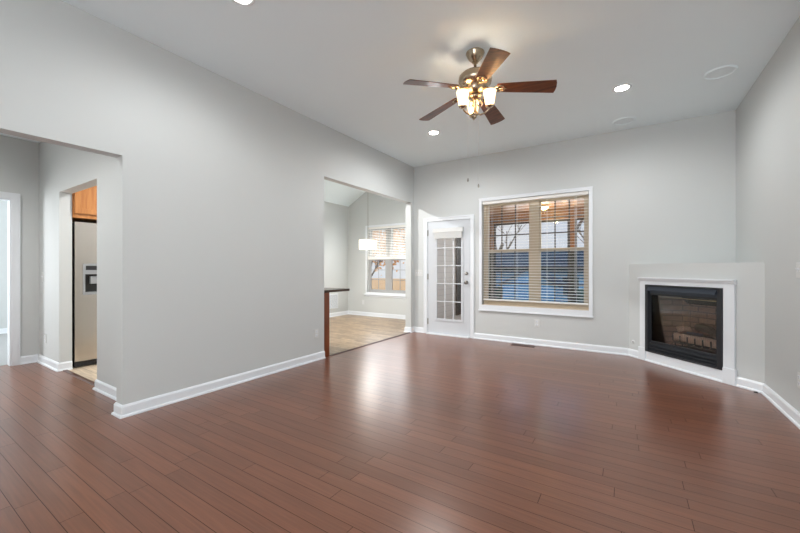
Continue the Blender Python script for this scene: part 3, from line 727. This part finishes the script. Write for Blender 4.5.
m = MB(); m.box(-0.001, 0.006, 0.085, 0.355, 1.095, 1.22); m.box(-0.001, 0.006, 0.085, 0.105, 0.85, 1.095); m.box(-0.001, 0.006, 0.335, 0.355, 0.85, 1.095); m.box(-0.001, 0.006, 0.105, 0.335, 0.85, 0.87)
dp = m.build('dispenser', M_greyp, dr)
MB().box(0.006, 0.008, 0.11, 0.34, 1.145, 1.195).build('control_panel', M_dark, dr)
m = MB(); m.box(-0.054, -0.052, 0.106, 0.334, 0.871, 1.094); m.build('dispenser_recess', M_slot, dr)
m = MB(); m.box(-0.05, -0.012, 0.16, 0.28, 0.98, 1.07); m.box(-0.05, 0.0, 0.11, 0.33, 0.871, 0.882); m.build('dispenser_paddle', M_greyp, dr)
MB().tube([(0.0, 0.37, 0.55), (0.045, 0.37, 0.58), (0.045, 0.37, 1.5), (0.0, 0.37, 1.53)], 0.012, 10).build('handle', M_steel, dr)
d2 = MB().box(-0.066, 0.0, 0.412, 0.90, 0.075, 1.707).build('refrigerator_door', M_steel, rf)
MB().tube([(0.0, 0.44, 0.55), (0.045, 0.44, 0.58), (0.045, 0.44, 1.5), (0.0, 0.44, 1.53)], 0.012, 10).build('handle', M_steel, d2)
m = MB(); m.box(-0.06, -0.012, 0.012, 0.90, 0.012, 0.066)
for i in range(26): m.box(-0.012, -0.008, 0.03+i*0.033, 0.05+i*0.033, 0.02, 0.06)
m.build('kick_grille', M_dark, rf)
for y in (0.06, 0.85):
    for x in (-0.7, -0.09): MB().lathe([(0, 0), (0.02, 0), (0.02, 0.022), (0, 0.022)], (x, y, 0), 12).build('foot', M_dark, rf)
cb = thing('kitchen_cabinet', 'honey oak wall cabinet mounted above the refrigerator', 'cabinet', (-5.41, 1.43, 1.755))
MB().box(-0.785, -0.02, -0.008, 0.92, 0.0, 0.96).build('body', M_oak, cb)
MB().box(-0.02, 0.0, -0.008, 0.92, 0.0, 0.96).build('face_frame', M_oak, cb, 0.002)
for y0, y1 in ((0.005, 0.45), (0.458, 0.905)):
    m = MB(); z0, z1 = 0.05, 0.90
    m.box(0.0, 0.018, y0, y0+0.06, z0, z1); m.box(0, 0.018, y1-0.06, y1, z0, z1); m.box(0, 0.018, y0+0.06, y1-0.06, z0, z0+0.06); m.box(0, 0.018, y0+0.06, y1-0.06, z1-0.06, z1)
    m.box(0, 0.008, y0+0.06, y1-0.06, z0+0.06, z1-0.06)
    m.build('door', M_oak, cb, 0.002)

# ------------------------------------------------------------------ porch room beyond the back wall
struct('floor_porch', MB().box(-3.32, 1.35, 5.81, 8.8, -0.15, -0.03), M_porchf)
struct('wall_porch_side', MB().box(-3.32, -3.30, 5.81, 8.8, -0.03, 2.5), M_siding)
m = MB(); m.M = Matrix.Translation((-3.30, 0, 0)) @ Matrix.Rotation(R(90), 4, 'Z')
wq = struct('window_8', frame(m, 7.5, 8.3, 0.1, 2.2, 0.04, -0.03, 0), M_munt)
MB().box(-3.299, -3.29, 7.54, 8.26, 0.14, 2.16).build('pane', M_slot, wq)
struct('wall_porch_end', MB().box(1.25, 1.35, 5.81, 8.8, -0.03, 2.5), M_pinep)
struct('ceiling_porch', MB().box(-3.32, 1.35, 5.81, 8.8, 2.5, 2.6), M_pine)
m = MB(); m.box(-3.30, 1.25, 8.68, 8.8, 2.27, 2.5); m.box(-3.30, 1.25, 8.68, 8.8, -0.03, 0.38)
for a, b_ in ((-3.30, -2.80), (-1.10, -0.98), (0.75, 1.25)): m.box(a, b_, 8.68, 8.8, 0.38, 2.27)
struct('wall_porch_outer', m, M_pinep)
for n, (a, b_) in enumerate(((-2.80, -1.10), (-0.98, 0.75))):
    wq = struct('window_%d' % (6+n), frame(MB(), a, b_, 0.38, 2.27, 0.035, 8.72, 8.77), M_munt)
    MB().box(a+0.035, b_-0.035, 8.742, 8.747, 0.415, 2.235).build('pane', M_glass2, wq)
    m = MB(); m.box((a+b_)/2-0.012, (a+b_)/2+0.012, 8.73, 8.76, 0.415, 2.235); m.box(a+0.035, b_-0.035, 8.731, 8.759, 1.12, 1.16); m.build('muntins', M_munt, wq)
t = thing('porch_light', 'glowing dome light on the wooden porch ceiling seen through the window', 'ceiling light', (-1.50, 8.0, 2.5))
MB().lathe([(0.11, 0), (0.115, -0.02), (0.10, -0.03)], (0, 0, 0), 28).build('light_base', M_brass, t)
MB().lathe([(0.10, -0.028), (0.095, -0.05), (0.07, -0.075), (0.03, -0.09), (0, -0.093)], (0, 0, 0), 28).build('dome', emit('porch_dome_lit', (255, 214, 130), 5), t)
l = light('porch_lamp', 'POINT', (0, 0, -0.14), 10, (1, 0.86, 0.46), shadow_soft_size=0.08); l.parent = t

# ------------------------------------------------------------------ outdoors
struct('ground', MB().box(-60, 40, 7.3, 80, -1.6, -1.5).box(-60, -10.5, -10, 7.3, -1.6, -1.5), M_ground)
t = thing('reflection_house', 'blue grey sided house added for the blue reflections, behind the porch windows', 'house', (-5.5, 24, -1.5))  # house added to imitate pale blue reflections in the lower panes
MB().box(-7, 8, 0, 7, 0, 2.5).build('wall', M_bsiding, t)
m = MB().prism([(-0.4, 2.42), (3.5, 3.7), (7.4, 2.42), (7.4, 2.57), (3.5, 3.9), (-0.4, 2.57)], 'X', -7.3, 8.3); m.build('roof', M_roof, t)
for x in (-4.5, -1.0, 2.0, 5.0):
    f_ = frame(MB(), x, x+1.1, 0.9, 2.2, 0.09, -0.04, 0.0).build('window', M_trim, t); MB().box(x+0.09, x+1.01, -0.02, -0.01, 0.99, 2.11).build('pane', M_slot, f_)
t = thing('reflection_shed', 'small pale blue gabled shed standing in for the reflection in the lower window panes', 'shed', (-2.45, 10.8, -1.5))  # shed added to imitate blue daylight reflected in the lower panes
MB().prism([(-0.75, 0), (0.75, 0), (0.75, 2.2), (0, 2.62), (-0.75, 2.2)], 'Y', 0, 1.3).build('wall', plain('reflection_blue', (170, 208, 236), 0.6), t)
m = MB(); m.prism([(-0.85, 2.14), (0, 2.62), (0.85, 2.14), (0.85, 2.20), (0, 2.68), (-0.85, 2.20)], 'Y', -0.08, 1.38); m.build('roof', M_roof, t)
MB().box(-0.3, 0.3, -0.04, 0, 0, 1.7).build('door', M_roof, t)
rd = random.Random(11)
for i, (x0, x1, lab) in enumerate(((-5.2, -3.45, 'dark clipped evergreen hedge beside the pale shed, on its dining room side'), (-1.5, 0.6, 'dark clipped evergreen hedge beyond the porch post, past the pale shed'))):
    t = thing('hedge', lab, 'hedge', ((x0+x1)/2, 12.2, -1.5)); hw = (x1-x0)/2
    MB().tube([(0, 0, 0), (0, 0, 1.5)], 0.08, 8).build('trunk', M_bark, t)
    m = MB()
    for k in range(3800):
        c = Vector((rd.uniform(-hw, hw), rd.uniform(-0.35, 0.35), rd.uniform(0.1, 2.0))); u = Vector((rd.gauss(0, 1), rd.gauss(0, 1), rd.gauss(0, 1))).normalized(); v = u.orthogonal().normalized(); q = rd.uniform(0.05, 0.1)
        m.bm.faces.new([m._v(c+u*q), m._v(c+v*q*0.6), m._v(c-u*q), m._v(c-v*q*0.6)])
    m.build('foliage', M_hedge, t)


def bare_tree(loc, h, seed, label, leaves=None, grp='trees outside the windows'):
    rd = random.Random(seed); t = thing('tree', label, 'tree', loc, rd.uniform(0, 6), grp)
    m = MB(); tips = []
    def grow(p, d, L, r, depth):
        n = 4; pts = [p]; q = p.copy(); dd = d.copy()
        for i in range(n):
            dd = (dd+Vector((rd.uniform(-1, 1), rd.uniform(-1, 1), rd.uniform(-0.3, 0.6)))*0.16).normalized(); q = q+dd*L/n; pts.append(q.copy())
        m.tube(pts, [r*(1-0.4*i/n) for i in range(n+1)], 6 if depth < 2 else 4, False)
        tips.append((q.copy(), depth))
        if depth < 4:
            for k in range(3 if depth < 3 else 2):
                a = rd.uniform(0, 2*PI); v = (dd*0.9+Vector((math.cos(a), math.sin(a), rd.uniform(0, .5)))*0.75).normalized()
                grow(pts[rd.choice((2, 3, 4))], v, L*rd.uniform(0.55, 0.75), r*0.5, depth+1)
    grow(Vector((0, 0, 0)), Vector((0, 0, 1)), h*0.42, h*0.02, 0)
    m.build('trunk', M_bark, t)
    if leaves:
        m = MB()
        for p, dp in tips:
            if dp < 2: continue
            for k in range(12):
                c = p+Vector((rd.gauss(0, 1), rd.gauss(0, 1), rd.gauss(0, 1)))*0.45; u = Vector((rd.gauss(0, 1), rd.gauss(0, 1), rd.gauss(0, 1))).normalized(); v = u.orthogonal().normalized(); s = rd.uniform(0.08, 0.16)
                m.bm.faces.new([m._v(c+u*s), m._v(c+v*s*0.6), m._v(c-u*s), m._v(c-v*s*0.6)])
        fo = m.build('foliage', leaves, t)
    return t
bare_tree((-7.0, 16.5, -1.5), 9, 1, 'bare grey tree seen past the porch posts')
bare_tree((-4.6, 35, -1.5), 14, 2, 'bare grey tree above the blue house roof')
bare_tree((-1.6, 19.5, -1.5), 9, 3, 'bare grey tree behind the porch post')
bare_tree((-12.0, 36, -1.5), 13, 9, 'bare grey tree standing behind the pale shed')
for i, (x, y, h) in enumerate(((-13.5, 17, 6), (-20, 22, 8), (-15.0, 26, 9), (-11.5, 21.5, 7), (-25, 31, 10))):
    bare_tree((x, y, -1.5), h, 20+i, ['golden leaved tree outside the left half of the dining window', 'tall tan leaved tree beyond the dining window mullion', 'pale orange tree far behind the dining window',
              'golden tree outside the right half of the dining window', 'far tan tree at the edge of the dining window'][i], M_leaf)
